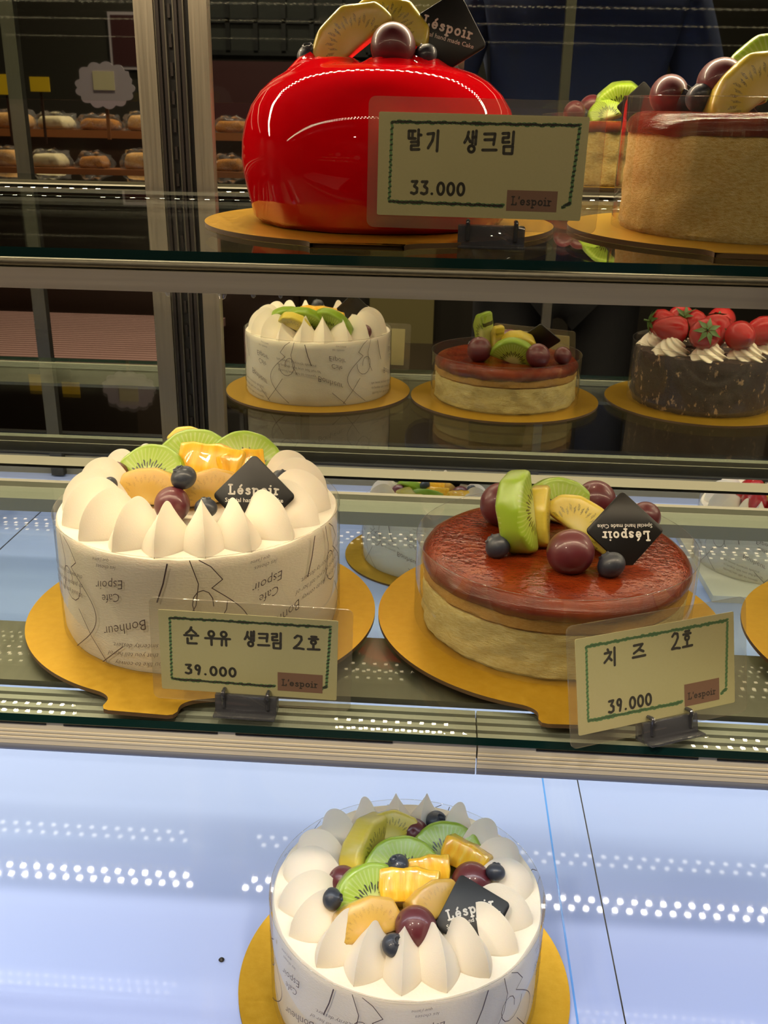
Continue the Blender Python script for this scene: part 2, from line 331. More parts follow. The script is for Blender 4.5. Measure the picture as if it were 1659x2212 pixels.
# ------------------------------------------------------------------ the setting: shop behind the viewer
def struct(o): o['kind'] = 'structure'; return o
struct(MB().box((-4, -4, -.05), (4, 2.2, 0)).build('floor', M['floor']))
struct(MB().box((-4, -4.1, 0), (4, -4, 2.9)).build('wall_back', M['wall']))
struct(MB().box((-4, 2.2, 0), (4, 2.3, 2.9)).build('wall_front', M['wall']))
struct(MB().box((-4.1, -4, 0), (-4, 2.2, 2.9)).build('wall_left', M['wall']))
struct(MB().box((4, -4, 0), (4.1, 2.2, 2.9)).build('wall_right', M['wall']))
struct(MB().box((-4, -4, 2.7), (4, 2.2, 2.75)).build('ceiling', M['wall']))
YM = 0.8397; ZT = -.0468; ZM = -.2869; ZD = -.5259
# ------------------------------------------------------------------ display case
case = thing('display_case', 'large cake display case with pale blue deck and mirrored sliding back doors', 'display case', (0, 0, -Z0))
def B(name, lo, hi, mat, parent=case, off=0):
    z = Z0
    return MB().box((lo[0], lo[1], lo[2] + z), (hi[0], hi[1], hi[2] + z)).build(name, mat, parent)
XL, XR = -1.25, 1.25
for n_, x0, x1 in (('a', XL, -.581), ('b', -.579, .1045), ('c', .1055, .1352), ('d', .1362, XR)):
    B('deck_panel', (x0, .22, ZD - .012), (x1, YM - .002, ZD - .0027), M['deck'])
for x in (-.5800, .1050): B('panel_seam', (x - .0007, .22, ZD - .006), (x + .0007, YM - .002, ZD - .0025), M['seam_glow'] if x > 0 else M['dark_metal'])
B('panel_seam', (.1353, .22, ZD - .006), (.1361, YM - .002, ZD - .0025), M['dark_metal'])
B('base_cabinet', (XL, .20, -Z0), (XR, YM + .04, ZD - .013), M['case_white'])
B('front_sill', (XL, .205, ZD - .013), (XR, .222, -.497), M['case_white'])
gr = B('front_grille', (XL, .205, -.497), (XR, .220, -.460), M['case_dark'])
for k0, k1 in ((0, 34), (50, 98)):
    mb = MB()
    for k in range(k0, k1): mb.box((-.93 + .019 * k, .220, -.481 + Z0), (-.922 + .019 * k, .2212, -.469 + Z0))
    mb.build('grille_slots', M['rail_white'], gr)
B('canopy', (XL, .17, .212), (XR, YM + .06, .26), M['case_dark'])
B('front_glass', (XL, .250, .036), (XR, .256, .211), M['glass'])
for x in (XL - .02, XR): B('side_panel', (x, .20, ZD), (x + .02, YM, .21), M['case_dark'])
# doors: two overlapping mirrored leaves with aluminium stiles
for nm, x0, x1, sx0, sx1 in (('l', XL, -.236, -.2520, -.2365), ('r', -.2085, XR, -.2082, -.1935)):
    d = B('mirror_door', (x0, YM, ZD), (x1, YM + .006, .21), M['mirror'])
    MB().box((sx0, YM - .006, ZD + Z0), (sx1, YM + .008, .21 + Z0)).build('stile', M['alu_v'], d)
sd = B('shelf_standard', (-.2365, YM - .001, ZD), (-.2082, YM + .01, .21), M['black'])
mb = MB()
for x in (-.2318, -.2172):
    mb.box((x - .0035, YM - .004, ZD + Z0), (x - .0008, YM, .21 + Z0)); mb.box((x + .0008, YM - .004, ZD + Z0), (x + .0035, YM, .21 + Z0))
mb.build('channel', M['dark_metal'], sd)
mb = MB()
for x in (-.2356, -.2279, -.2210, -.2130): mb.box((x - .0005, YM - .0045, ZD + Z0), (x + .0005, YM, .21 + Z0))
mb.build('channel_lip', M['alu_dull'], sd)
mb = MB(); z = ZD + .02
while z < .14: mb.box((-.2258, YM - .003, z + Z0), (-.2236, YM, z + .010 + Z0)); z += .021
mb.build('slot_row', M['dark_metal'], sd)
for x, wd in ((-.578, .02), (.145, .013)):
    B('front_mullion', (x * 1.06 - wd / 2, .224, ZD), (x * 1.06 + wd / 2, .238, .21), M['alu_dull'])
def strip(parent, name, y, z, x0, x1, mat, rows=(-.0065, .0065), pitch=.0145, size=.0042, gaps=(), hz=.003, flip=False):
    h = MB().box((x0, y - .013, z + .0004), (x1, y + .013, z + hz)).build(name, M['rail_white'], parent)
    mb = MB(); x = x0 + .01; k = 0
    while x < x1 - .01:
        for i, ry in enumerate(rows):
            xx = x + (pitch / 2 if i else 0)
            if not any(a < xx < b for a, b in gaps):
                mb.add([(xx - size / 2, y + ry - size / 2, z), (xx + size / 2, y + ry - size / 2, z), (xx + size / 2, y + ry + size / 2, z), (xx - size / 2, y + ry + size / 2, z)], [(3, 2, 1, 0)], 0, False)
        x += pitch
    d = mb.build('diode_row', mat, h, sharp=0); d['kind'] = 'stuff'
    return h
strip(case, 'light_strip', .70, .208 + Z0, -1.1, 1.1, M['led_warm_c'])
strip(case, 'light_strip', .30, .208 + Z0, -1.1, 1.1, M['led_front'])
# ------------------------------------------------------------------ glass shelves
def glass_pane(parent, y0, y1, z0, z1, th, name='glass_pane'):
    mb = MB(); x0, x1 = XL + .01, XR - .01
    vs = [(x0, y0, z0 - th), (x1, y0, z0 - th), (x1, y1, z1 - th), (x0, y1, z1 - th), (x0, y0, z0), (x1, y0, z0), (x1, y1, z1), (x0, y1, z1)]
    mb.add(vs, [(0, 3, 2, 1), (4, 5, 6, 7)], 0, False); mb.add(vs, [(0, 1, 5, 4), (1, 2, 6, 5), (3, 0, 4, 7)], 1, False); mb.add(vs, [(2, 3, 7, 6)], 2, False)
    return mb.build(name, [M['glass'], M['glass_edge'], M['rail_white']], parent, sharp=0)
TILT = .027
def ztop(y): return -.0470 + (y - .585) * TILT            # upper shelf: board level, slightly raised at the back
su = thing('glass_shelf', 'upper clear glass shelf carrying the shiny red cake, on a steel front rail', 'shelf', (0, 0, 0))
glass_pane(su, .4600, .773, ztop(.46) - .0027, ztop(.773) - .0027, .0046)
zf = ztop(.46) - .0075
fr = MB().tube([(XL + .01, .4618, zf - .0023), (XR - .01, .4618, zf - .0023)], .0022, 20).box((XL + .01, .4605, zf - .0050), (XR - .01, .505, zf - .0045)).build('ledge', M['alu_plate'], su)
mb = MB(); mb.box((XL + .01, .4580, zf - .0142), (XR - .01, .4600, zf - .0046)); mb.box((XL + .01, .4600, zf - .0142), (XR - .01, .4625, zf - .0125)); mb.box((XL + .01, .498, zf - .0142), (XR - .01, .4995, zf - .005))
rl = mb.build('front_rail', M['alu_h'], su)
for x, s_ in ((-.131, 1.0), (-.105, 1.3), (-.09, .8), (-.077, .7)):
    MB().lathe([(0, -.0024 * s_), (.0010 * s_, -.0019 * s_), (.0014 * s_, -.0010 * s_), (.0018 * s_, 0)], 12).build('water_drop', M['wrap'], rl, (x, .459, zf - .0141))
strip(su, 'light_strip', .478, zf - .0146, XL + .05, XR - .05, M['led_warm_u'], rows=(-.007, .007))
strip(su, 'light_strip', .786, ztop(.786) - .0086, XL + .05, XR - .05, M['led_warm_u'], pitch=.0118, size=.0036, gaps=((.42, .47), (-.30, -.27)))
sl = thing('glass_shelf', 'lower clear glass shelf carrying the white cream cake and the caramel topped cheesecake', 'shelf', (0, 0, 0))
zg = ZM - .0026
glass_pane(sl, .4235, .775, zg, zg, .0048)
zr = zg - .0050
for x0, x1 in ((XL + .01, .0268), (.0276, XR - .01)):
    mb = MB(); mb.box((x0, .4250, zr - .0150), (x1, .4300, zr - .0004)); mb.box((x0, .4300, zr - .0150), (x1, .462, zr - .0050), 1)
    for k in range(4): mb.box((x0, .431 + k * .0072, zr - .0050), (x1, .4352 + k * .0072, zr - .0004), 1)
    for k in range(3): mb.box((x0, .4246, zr - .0070 - k * .0024), (x1, .4250, zr - .0058 - k * .0024))
    r_ = mb.build('front_rail', [M['rail_cream'], M['rail_grey']], sl)
    nb = MB(); nb.tube([(x0, .4275, zr - .0172), (x1, .4275, zr - .0172)], .0030, 12); nb.build('rail_nose', M['rail_nose'], r_)
    sb = MB(); x = x0 + .03
    while x + .09 < x1: sb.box((x, .4244, zr - .0020), (x + .083, .4250, zr - .0012)); x += .0925
    sb.build('vent_slit', M['black'], r_)
MB().box((XL + .01, .4660, zr - .0050), (XR - .01, .535, zr - .0012)).build('under_plate', M['alu_plate'], sl)
MB().box((XL + .01, .748, zr - .0120), (XR - .01, .7745, zr - .0004)).build('back_rail', M['rail_white'], sl)
strip(sl, 'light_strip', .806, zr - .012, XL + .05, XR - .05, M['led_lower'], pitch=.0150, size=.0046, gaps=((-.240, -.190), (-.155, -.13)))
strip(sl, 'light_strip', .447, zr - .0156, XL + .05, XR - .05, M['led_deck'])
# ------------------------------------------------------------------ cake boards
def board(label, c, z, rad, tab=None, tabw=.044, tabl=.016, group='golden cake boards'):
    o = thing('cake_board', label, 'cake board', (c[0], c[1], z - .0013), 0, group)
    pts = []; n = 120
    if tab is None: pts = [(rad * math.cos(2 * PI * i / n), rad * math.sin(2 * PI * i / n)) for i in range(n)]
    else:
        a = math.atan2(tab[1], tab[0]); half = math.asin((tabw / 2 + .010) / rad)
        loc = [(rad * math.cos(half + (2 * PI - 2 * half) * i / n), rad * math.sin(half + (2 * PI - 2 * half) * i / n)) for i in range(n + 1)]
        x0 = rad * math.cos(half); x2 = rad + tabl; hw = tabw / 2
        tail = []
        for k in range(1, 7):                                  # concave fillet into the tab, on the clockwise side first
            u = k / 7; tail.append((x0 + (rad + .005 - x0) * (u ** 1.2), -(hw + .010) + .010 * (1 - (1 - u) ** 2)))
        tail += [(rad + .006, -hw), (x2 - .004, -hw - .0005), (x2 - .001, -hw + .001), (x2, -hw + .004)]
        loc += tail + [(x, -y) for x, y in reversed(tail)]
        pts = [(x * math.cos(a) - y * math.sin(a), x * math.sin(a) + y * math.cos(a)) for x, y in loc]
    mb = prism(pts, .0024, 'z', 0, 1)
    mb.build('foil_disc', [M['foil'], M['foil_edge']], o, (0, 0, 0))
    return o
# ------------------------------------------------------------------ fruit and toppings (shared meshes)
def sphere_prof(r, n=18, sq=1.0): return [(r * math.sin(PI * i / n), -r * sq * math.cos(PI * i / n)) for i in range(n + 1)]
def mesh_of(mb, mats, name, sharp=0):
    o = mb.build(name, mats, sharp=sharp); me = o.data; bpy.data.objects.remove(o); return me
ME = {}
def pr0(l): return [(max(r, 0.0), z) for r, z in l]
ME['grape'] = mesh_of(MB().lathe(pr0([(0, -1.04)] + [(math.sin(PI * i / 24), -1.04 * math.cos(PI * i / 24)) for i in range(1, 23)] + [(.10, 1.0), (.06, .96), (0, .95)]), 40), M['grape'], 'grape')
ME['bb'] = mesh_of(MB().lathe(pr0([(0, -.86)] + [(math.sin(PI * i / 22), -.86 * math.cos(PI * i / 22)) for i in range(1, 19)] + [(.42, .80), (.40, .90), (.34, .92), (.30, .80), (.24, .70), (0, .66)]), 30,
    fn=lambda p: p * (1 + .03 * math.sin(5 * math.atan2(p.y, p.x)) * (p.z > .75))), M['bb'], 'blueberry')
def half_slice(rad, th, a0=-6, a1=186, n=30): return [(rad * math.cos(R(a0 + (a1 - a0) * i / n)), rad * math.sin(R(a0 + (a1 - a0) * i / n))) for i in range(n + 1)]
ME['kiwi'] = bevel_mesh('kiwi_slice', prism(half_slice(.025, .009), .010), M['kiwi'], .0024, 3, .0006, 120, 1)
ME['yslice'] = bevel_mesh('kiwi_slice', prism(half_slice(.026, .009, -2, 182), .012), M['yel'], .0024, 3, .0006, 120, 1)
ME['gwedge'] = bevel_mesh('kiwi_wedge', prism([(-.020, 0), (.020, 0), (.0165, .017), (.004, .021), (-.008, .0205), (-.0165, .017)], .017), M['gold'], .0030, 3, .0009, 90, 1)
ME['ywedge'] = bevel_mesh('kiwi_wedge', prism([(-.024, 0), (.024, 0), (.021, .013), (.006, .021), (-.010, .020), (-.020, .013)], .014), M['yel'], .0030, 3, .0009, 90, 1)
ME['kwedge'] = bevel_mesh('kiwi_wedge', prism([(-.024, 0), (.024, 0), (.020, .015), (.006, .022), (-.010, .021), (-.021, .013)], .015), M['kiwi'], .0035, 3, .0009, 90, 1)
ME['pine'] = bevel_mesh('pineapple_chunk', prism([(-.014, 0), (.014, 0), (.017, .016), (.004, .018), (-.016, .017)], .015), M['pine'], .0022, 2, .0012, 160, 2)
def petal_mesh():
    mb = MB(); ns = 26; vs = []; PP = [(0, 1), (.07, .915), (.16, .82), (.27, .71), (.40, .59), (.54, .47), (.69, .345), (.84, .22), (.96, .10), (1.0, .04), (.99, 0)]
    for i in range(ns + 1):
        s_ = .040 + (.0825 - .040) * i / ns; x = s_
        if s_ >= .060: h = .0265 * math.sqrt(max(0, 1 - ((s_ - .060) / .0226) ** 2))
        else: h = .0265 * (1 - ((.060 - s_) / .0215) ** 2.0) 
        q = (s_ - .0605) / (.0221 if s_ > .0605 else .0208); w_ = .0140 * max(0, 1 - q * q) ** (.85 if s_ > .0605 else .5)
        for j in range(-(len(PP) - 1), len(PP)):
            a, zz = PP[abs(j)]; vs.append((x, (a if j > 0 else -a) * w_, h * zz - .0006))
    nt = 2 * len(PP) - 2
    fs = [(i * (nt + 1) + j, (i + 1) * (nt + 1) + j, (i + 1) * (nt + 1) + j + 1, i * (nt + 1) + j + 1) for i in range(ns) for j in range(nt)]
    return mesh_of(mb.add(vs, fs), M['cream'], 'cream_rosette', 45)
ME['petal'] = petal_mesh()
def part(key, name, parent, loc, rot=(0, 0, 0), sc=1.0):
    o = link(name, ME[key], parent, loc, rot); o.scale = (sc, sc, sc) if not isinstance(sc, tuple) else sc; return o
def plaque_mesh(txt_side=1):
    hd = .0245; rr = .0028
    o = [(x * math.cos(PI / 4) - y * math.sin(PI / 4), x * math.sin(PI / 4) + y * math.cos(PI / 4)) for x, y in rrect(hd * math.sqrt(2), hd * math.sqrt(2), rr)]
    return bevel_mesh('name_plaque', prism(o, .0016), M['plaque'], .0003, 1)
ME['plaque'] = plaque_mesh()
mb = MB(); st, wl = slab('LEspoir', .14); k = .0295 / wl
for q in st: mb.ribbon([(a * k - .0147, b * k + .0010) for a, b in q], .20 * k, lambda x, y: (x, -.00095, y))
vs, fs, wx = font2d('Special hand made Cake', 0, .008); k = .0340 / wx
mb.add([(a * k - .0170, -.00095, b * k - .0036) for a, b in vs], fs, 0, False)
ME['ptext'] = mesh_of(mb, M['white_ink'], 'plaque_lettering')
def plaque(parent, loc, tilt, roll=0, yaw=0):
    o = link('name_plaque', ME['plaque'], parent, loc)
    o.rotation_euler = (Matrix.Rotation(R(yaw), 3, 'Z') @ Matrix.Rotation(R(-tilt), 3, 'X') @ Matrix.Rotation(R(roll), 3, 'Y')).to_euler()
    link('plaque_lettering', ME['ptext'], o); return o
def grapes(parent, top, items):
    for x, y, r_, *z in items: part('grape', 'grape', parent, (x / 1000, y / 1000, top + (z[0] / 1000 if z else r_ * .00078)), (random.uniform(-.9, .9), random.uniform(-.9, .9), random.uniform(0, 6)), r_ / 1000)
def berries(parent, top, items):
    for x, y, r_, *z in items: part('bb', 'blueberry', parent, (x / 1000, y / 1000, top + (z[0] / 1000 if z else r_ * .00075)), (random.uniform(.2, 1.3), random.uniform(-.5, .5), random.uniform(0, 6)), r_ / 1000)
def lay(parent, key, name, top, x, y, z, tilt, yaw=0, roll=0, sc=1.0):   # tilt: leaning back from upright
    o = part(key, name, parent, (x / 1000, y / 1000, top + z / 1000), (0, 0, 0), sc)
    o.rotation_euler = (Matrix.Rotation(R(yaw), 3, 'Z') @ Matrix.Rotation(R(-tilt), 3, 'X') @ Matrix.Rotation(R(roll), 3, 'Y')).to_euler(); return o
# ------------------------------------------------------------------ acetate collar with printed script
def collar(parent, rad, h, prints=True, phase=0.0, n=96, reps=6, z0=0.0):
    mb = MB(); vs = [(rad * math.cos(2 * PI * i / n), rad * math.sin(2 * PI * i / n), z0 + z_) for i in range(n) for z_ in (.0003, h)]
    mb.add(vs, [(2 * i, 2 * ((i + 1) % n), 2 * ((i + 1) % n) + 1, 2 * i + 1) for i in range(n)])
    f = mb.build('clear_collar', M['film'], parent, sharp=0)
    rim = MB(); rim.tube([((rad) * math.cos(2 * PI * i / n), rad * math.sin(2 * PI * i / n), z0 + h) for i in range(n + 1)], .00022, 5); rim.build('collar_rim', M['wrap'], f, sharp=0)
    if not prints: return f
    pm = MB(); rr = rad + .0003
    def put(u, v): a = phase - PI / 2 + u / rad; return (rr * math.cos(a), rr * math.sin(a), z0 + min(max(v, .001), h - .0006))
    def word(txt, u, v, size, ang, sh=.35):
        vs, fs, wx = font2d(txt, sh, -.012); ca, sa = math.cos(R(ang)), math.sin(R(ang))
        pm.add([put(u + (a * ca - b * sa) * size, v + (a * sa + b * ca) * size) for a, b in vs], fs, 0, False)
    per = 2 * PI * rad / reps
    for i in range(reps):
        u = i * per; lo = h * (.40 if i % 2 else .36); k = h / .0735
        word('Bonheur', u + .020, .036 * k, .0088, 200); word('Cafe', u + .005, .0495 * k, .0072, 196); word('Espoir', u + .008, .0580 * k, .0078, 193); word('les choses', u + .004, .0655 * k, .0034, 186); word("que j'aime", u + .0, .0690 * k, .0030, 186)
        a = (.012,) if i % 2 == 0 else (.044,); uu = u + .046 if i % 2 == 0 else u + .026
        for j, tx in enumerate(('Would you like to convey', 'to people that you tell her of', 'the sweet sincerity dessert.')):
            word(tx, uu - .003 + j * .0008 + (.044 if i % 2 else .0), (a[0] + .0062 * j) * k * .95, .0043, 187, .5)
        sw = lambda pts, w_=.0005: pm.ribbon([(u + x, y * k) for x, y in pts], w_, put)
        sw([(-.040 + .006 * t_, .072 - .002 * t_ - .0042 * t_ * t_ * .5) for t_ in (0, 1, 2)] + [(-.034 + .02 * math.sin(t_ * .175), .055 - .00275 * t_) for t_ in range(0, 20)])
        sw([(.050 + .0075 * math.cos(t_ * .5) + .0006 * t_, .044 + .010 * math.sin(t_ * .5)) for t_ in range(14)])
        sw([(.034, .070), (.031, .058), (.027, .047)], .0008); sw([(.046, .072), (.050, .058), (.048, .045), (.043, .036)])
        sw([(-.030, .030), (-.020, .016), (-.009, .003)]); sw([(-.012, .002), (-.004, .009), (.004, .016)])
    pm.build('collar_print', M['ink'], f, sharp=0)
    return f
def cream_body(parent, rad, h):
    prof = [(0, 0), (rad * .985, 0), (rad * .997, .003)] + [(rad, h * t_) for t_ in (.2, .4, .6, .8, .92)] + [(rad * .997, h - .0012), (rad * .986, h + .0006), (rad * .97, h)] + [(rad * t_, h) for t_ in (.8, .5, .2)] + [(0, h)]
    fn = lambda p: p + Vector((p.x, p.y, 0)).normalized() * (noise.noise(p * 60) * .0007) + Vector((0, 0, noise.noise(p * 150) * .0005 if p.z > h * .8 else 0))
    return MB().lathe(prof, 120, 0, fn).build('cake_body', M['cream2'], parent)
def rosettes(parent, top, n=19, a0=0.0):
    for i in range(n):
        o = part('petal', 'cream_rosette', parent, (0, 0, top), (0, 0, a0 + 2 * PI * i / n + random.uniform(-.02, .02)), 1.0)
        k = random.uniform(.97, 1.03); o.scale = (1 - abs(1 - k) * .4, random.uniform(.96, 1.06), random.uniform(.94, 1.05))
# ------------------------------------------------------------------ cake: cream cake, lower shelf
CC = (-.1456, .5496); HC = .0735; TC = HC - .0030
board('gold cake board with front tab under the white cream cake on the lower shelf', CC, ZM, .110, (-.0055, -.1), .040, .0135)
ck = thing('cream_cake', 'white cream cake with kiwi and pineapple on the lower shelf behind the leftmost price card', 'cake', (*CC, ZM), 0)
cream_body(ck, .0855, TC); collar(ck, .0869, HC, True, R(-20)); rosettes(ck, TC, 19, R(-93))
lay(ck, 'kiwi', 'kiwi_slice', TC, -34, 13, 9, 38, -14, 2); lay(ck, 'kiwi', 'kiwi_slice', TC, -11, 36, 12, 40, 4, 4, 1.05); lay(ck, 'kiwi', 'kiwi_slice', TC, 21, 40, 10, 30, 24, 24, 1.04)
lay(ck, 'ywedge', 'kiwi_wedge', TC, -20, 60, 14, 30, 8, 30, .8)
lay(ck, 'gwedge', 'kiwi_wedge', TC, -29, -4, 0, 24, -4, 0, 1.08); lay(ck, 'gwedge', 'kiwi_wedge', TC, 9, -2, 2, 24, 22, -4, 1.0)
lay(ck, 'pine', 'pineapple_chunk', TC, 1, 20, 8, 34, -6, 3, 1.35); lay(ck, 'pine', 'pineapple_chunk', TC, 22, 24, 10, 25, 40, 0, 1.0); lay(ck, 'pine', 'pineapple_chunk', TC, -12, 6, 6, 60, 0, 0, .8)
grapes(ck, TC, [(-8.7, -28.8, 10.4, 11), (-56.5, 14.1, 9, 12), (58, 36, 8)]); berries(ck, TC, [(-3.2, -20.3, 7.8, 25), (12.8, -34.3, 6.7, 12), (-51.9, -11.6, 5.9, 15), (49.6, 10, 6.0, 16)])
plaque(ck, (.0400, -.0270, TC + .0178), 18, 0, 4)
# ------------------------------------------------------------------ cheesecakes
def cheesecake(name, label, c, z, rad, h, film_r, film_h, body, body_t=1.0):
    o = thing(name, label, 'cake', (c[0], c[1], z), 0)
    hb = h - .010
    fn = lambda p: p + Vector((p.x, p.y, 0)).normalized() * (noise.noise(p * 70) * .0016 + noise.noise(p * 260) * .0010)
    hm = hb * body_t
    MB().lathe([(0, 0), (rad * .97, 0), (rad * .985, .002)] + [(rad * .985, hm * k / 14) for k in range(1, 14)] + [(rad * .98, hm), (rad * .9, hm), (0, hm)], 150, 0, fn).build('cheese_layer' if body_t < 1 else 'sponge_body', body, o)
    if body_t < 1: MB().lathe([(0, hm), (rad * .965, hm)] + [(rad * .988, hm + (hb - hm) * k / 5) for k in range(1, 6)] + [(0, hb)], 150, 0, fn).build('sponge_layer', M['brown_sponge'], o)
    fn2 = lambda p: p + Vector((p.x, p.y, 0)).normalized() * noise.noise(p * 40) * .0008 + Vector((0, 0, noise.noise(Vector((p.x, p.y, 0)) * 35) * .0007 - (.0022 * max(0, noise.noise(Vector((p.x, p.y, 0)) * 60)) if p.z < hb else 0)))
    MB().lathe([(rad * .96, hb - .0012), (rad * .998, hb - .0006), (rad * 1.006, hb + .0015), (rad * 1.0, hb + .0042), (rad * .975, hb + .0070), (rad * .93, hb + .0092), (rad * .87, hb + .0100)] + [(rad * t_, hb + .010) for t_ in (.75, .55, .35, .15)] + [(0, hb + .010)], 150, 0, fn2).build('caramel_glaze', M['caramel'], o)
    collar(o, film_r, film_h, False)
    return o
KC = (.0763, .5600); HK = .0490
board('gold cake board with square tab under the caramel topped cheesecake on the lower shelf', KC, ZM, .110, (.003, -.1), .040, .014)
kk = cheesecake('cheesecake', 'round cheesecake with brown caramel top and grapes inside a clear collar on the lower shelf', KC, ZM, .0830, HK, .0869, .0542, M['cheese'], .74)
grapes(kk, HK, [(4.6, -34.4, 13.6), (31.4, 52, 13.2, 12), (-32.9, 34, 13.9, 13), (61, 33, 9.8, 9)]); berries(kk, HK, [(-36.9, -19.4, 8.3), (27.8, -41, 8.5)])
lay(kk, 'kwedge', 'kiwi_wedge', HK, -21, -3, 0, 14, 62, -84, 1.12).location.z += .0235
lay(kk, 'kiwi', 'kiwi_slice', HK, 5, 38, 3, 20, 10, 20, 1.1)
lay(kk, 'ywedge', 'kiwi_wedge', HK, 11, 1, 8, 30, -12, 32, 1.08)
lay(kk, 'ywedge', 'kiwi_wedge', HK, -9, 7, 1, 8, 74, -70, .85).location.z += .015
plaque(kk, (.0390, -.0134, HK + .0175), 32, 180, 8)
UC = (.1711, .5850); ZU = ztop(.585)
board('gold cake board under the cheesecake at the right edge of the upper shelf', UC, ZU, .1006, (-.012, -.1), .06, .006)
ku = cheesecake('cheesecake', 'tall pale sponge cheesecake cut by the right edge of the photo on the upper shelf', UC, ZU, .0720, .0615, .0755, .0690, M['sponge'])
UT = .0615
grapes(ku, UT, [(-25.4, 0, 12.4, 15), (-46, 30, 11)]); berries(ku, UT, [(-36, -4, 8.0, 7), (-38, 26, 8)])
lay(ku, 'ywedge', 'kiwi_wedge', UT, -6, -8, 4, 10, 6, -36, 1.2); lay(ku, 'kwedge', 'kiwi_wedge', UT, 2, 6, 14, 18, 0, -34, 1.15); lay(ku, 'kwedge', 'kiwi_wedge', UT, -12, 24, 1, 30, 160, 20, .95)
plaque(ku, (.018, .040, UT + .014), 12, 0, 0)
# ------------------------------------------------------------------ red glazed cake, upper shelf
RC = (-.0390, .5850)
board('gold cake board with front tab under the shiny red cake on the upper shelf', RC, ZU, .1006, (-.0035, -.1), .046, .0035)
RS = .937
rd = thing('glazed_cake', 'domed cake under shiny red mirror glaze topped with golden kiwi and a dark grape', 'cake', (RC[0], RC[1], ZU), 0)
bumps = [(-.030, -.012, .016), (.006, -.018, .013), (-.042, -.004, .008), (.026, -.012, .009)]
def red_fn(p):
    if p.z > .06:
        for bx, by, br in bumps:
            d = math.hypot(p.x - bx, p.y - by); p = p + Vector((0, 0, .0038 * math.exp(-((d - br * .8) / (br * .35)) ** 2)))
    if p.z < .012: p = p + Vector((p.x, p.y, 0)).normalized() * noise.noise(p * 90) * .0016
    return p
prof = [(0, .0005), (.0745, .0005), (.0772, .004), (.0800, .014), (.0826, .026), (.0836, .036), (.0830, .046), (.0808, .056), (.0770, .0650), (.0715, .0727), (.0640, .0792), (.0560, .0836), (.0480, .0862)] + [(r_, .0872 + .0004 * (1 - r_ / .05)) for r_ in (.042, .036, .031, .027, .023, .019, .015, .011, .007, .003)] + [(0, .0876)]
MB().lathe(prof, 140, 0, red_fn).build('red_glaze', M['redglaze'], rd, sharp=0)
TR = .0876; rd.scale = (RS, RS, RS)
TA = math.atan(TILT)
grapes(rd, TR, [(7.5, -16, 12.8, 9)]); berries(rd, TR, [(-42, -4, 7.5, 4), (26, -12, 7.0, 5)])
lay(rd, 'ywedge', 'kiwi_wedge', TR, -14, 0, 7, 10, 6, -38, 1.15); lay(rd, 'ywedge', 'kiwi_wedge', TR, 2, 6, 14, 24, -10, 20, 1.1)
plaque(rd, (.0375, .0020, TR + .0170), 8, 14, 4)
for o in list(COL.objects):                                # the upper shelf slopes slightly: what stands on it slopes with it
    if o.parent is None and o.get('category') in ('cake', 'cake board') and abs(o.location.z - Z0 - ZU) < .003: o.rotation_euler.x = TA
# ------------------------------------------------------------------ cream cake on the deck
BC = (-.0079, .4885); HB = .0756; TB = HB - .0028
board('gold cake board under the white cream cake standing on the blue deck', BC, ZD, .110)
bk = thing('cream_cake', 'white cream cake with ring of cream petals and fruit standing on the pale blue deck', 'cake', (*BC, ZD), 0)
cream_body(bk, .0862, TB); collar(bk, .0880, HB, True, R(12)); rosettes(bk, TB, 19, R(-90))
lay(bk, 'kiwi', 'kiwi_slice', TB, 25, 25, 4, 48, -4, 4, 1.02); lay(bk, 'kiwi', 'kiwi_slice', TB, -3, 4, 6, 46, 6, -4, 1.06); lay(bk, 'kiwi', 'kiwi_slice', TB, -20.5, -22, 7, 40, 26, -8, 1.02)
lay(bk, 'ywedge', 'kiwi_wedge', TB, -26, 26, 6, 12, 62, -14, 1.12); lay(bk, 'ywedge', 'kiwi_wedge', TB, -13, 36, 10, 34, 12, -4, .9)
lay(bk, 'pine', 'pineapple_chunk', TB, 34, 14, 8, 34, -26, 6, 1.0); lay(bk, 'pine', 'pineapple_chunk', TB, 13, -3, 8, 46, 8, -8, 1.0); lay(bk, 'pine', 'pineapple_chunk', TB, 1, -20, 8, 50, 0, -2, 1.2)
lay(bk, 'gwedge', 'kiwi_wedge', TB, -20, -45, 4, 42, 22, -4, 1.1); lay(bk, 'gwedge', 'kiwi_wedge', TB, 21, -27, 6, 46, 30, -8, 1.0)
grapes(bk, TB, [(3.1, 41.8, 9.2, 12), (-40.2, -7.7, 9.4, 12), (40.7, -1.7, 12.3, 12), (6.8, -43, 12.2, 13)]); berries(bk, TB, [(18, 49, 7.6, 16), (-6.1, -4, 7.0, 24), (55.5, -2, 6.2, 21), (-44.6, -32, 6.7, 20), (-5.6, -60, 7.0, 15)])
plaque(bk, (.0405, -.0330, TB + .0150), 48, -17, 2)
# ------------------------------------------------------------------ cakes beyond the right edge of the frame (seen in the mirror)
def swirl_mesh():
    mb = MB(); n = 60; k = 16; vs = []
    for i in range(n):
        for j in range(k):
            u = j / (k - 1); a = 2 * PI * i / n + u * 2.4; r_ = .0175 * (1 - u) ** .7 * (1 + .14 * math.cos(7 * (2 * PI * i / n)))
            vs.append((r_ * math.cos(a), r_ * math.sin(a), .019 * u))
    fs = [(i * k + j, ((i + 1) % n) * k + j, ((i + 1) % n) * k + j + 1, i * k + j + 1) for i in range(n) for j in range(k - 1)]
    return mesh_of(mb.add(vs, fs), M['cream'], 'cream_swirl')
ME['swirl'] = swirl_mesh()
ME['straw'] = mesh_of(MB().lathe([(0, -.021), (.004, -.0195), (.009, -.014), (.0135, -.004), (.0152, .004), (.0135, .011), (.008, .0145), (0, .015)], 32), M['berry'], 'strawberry')
mb = MB()
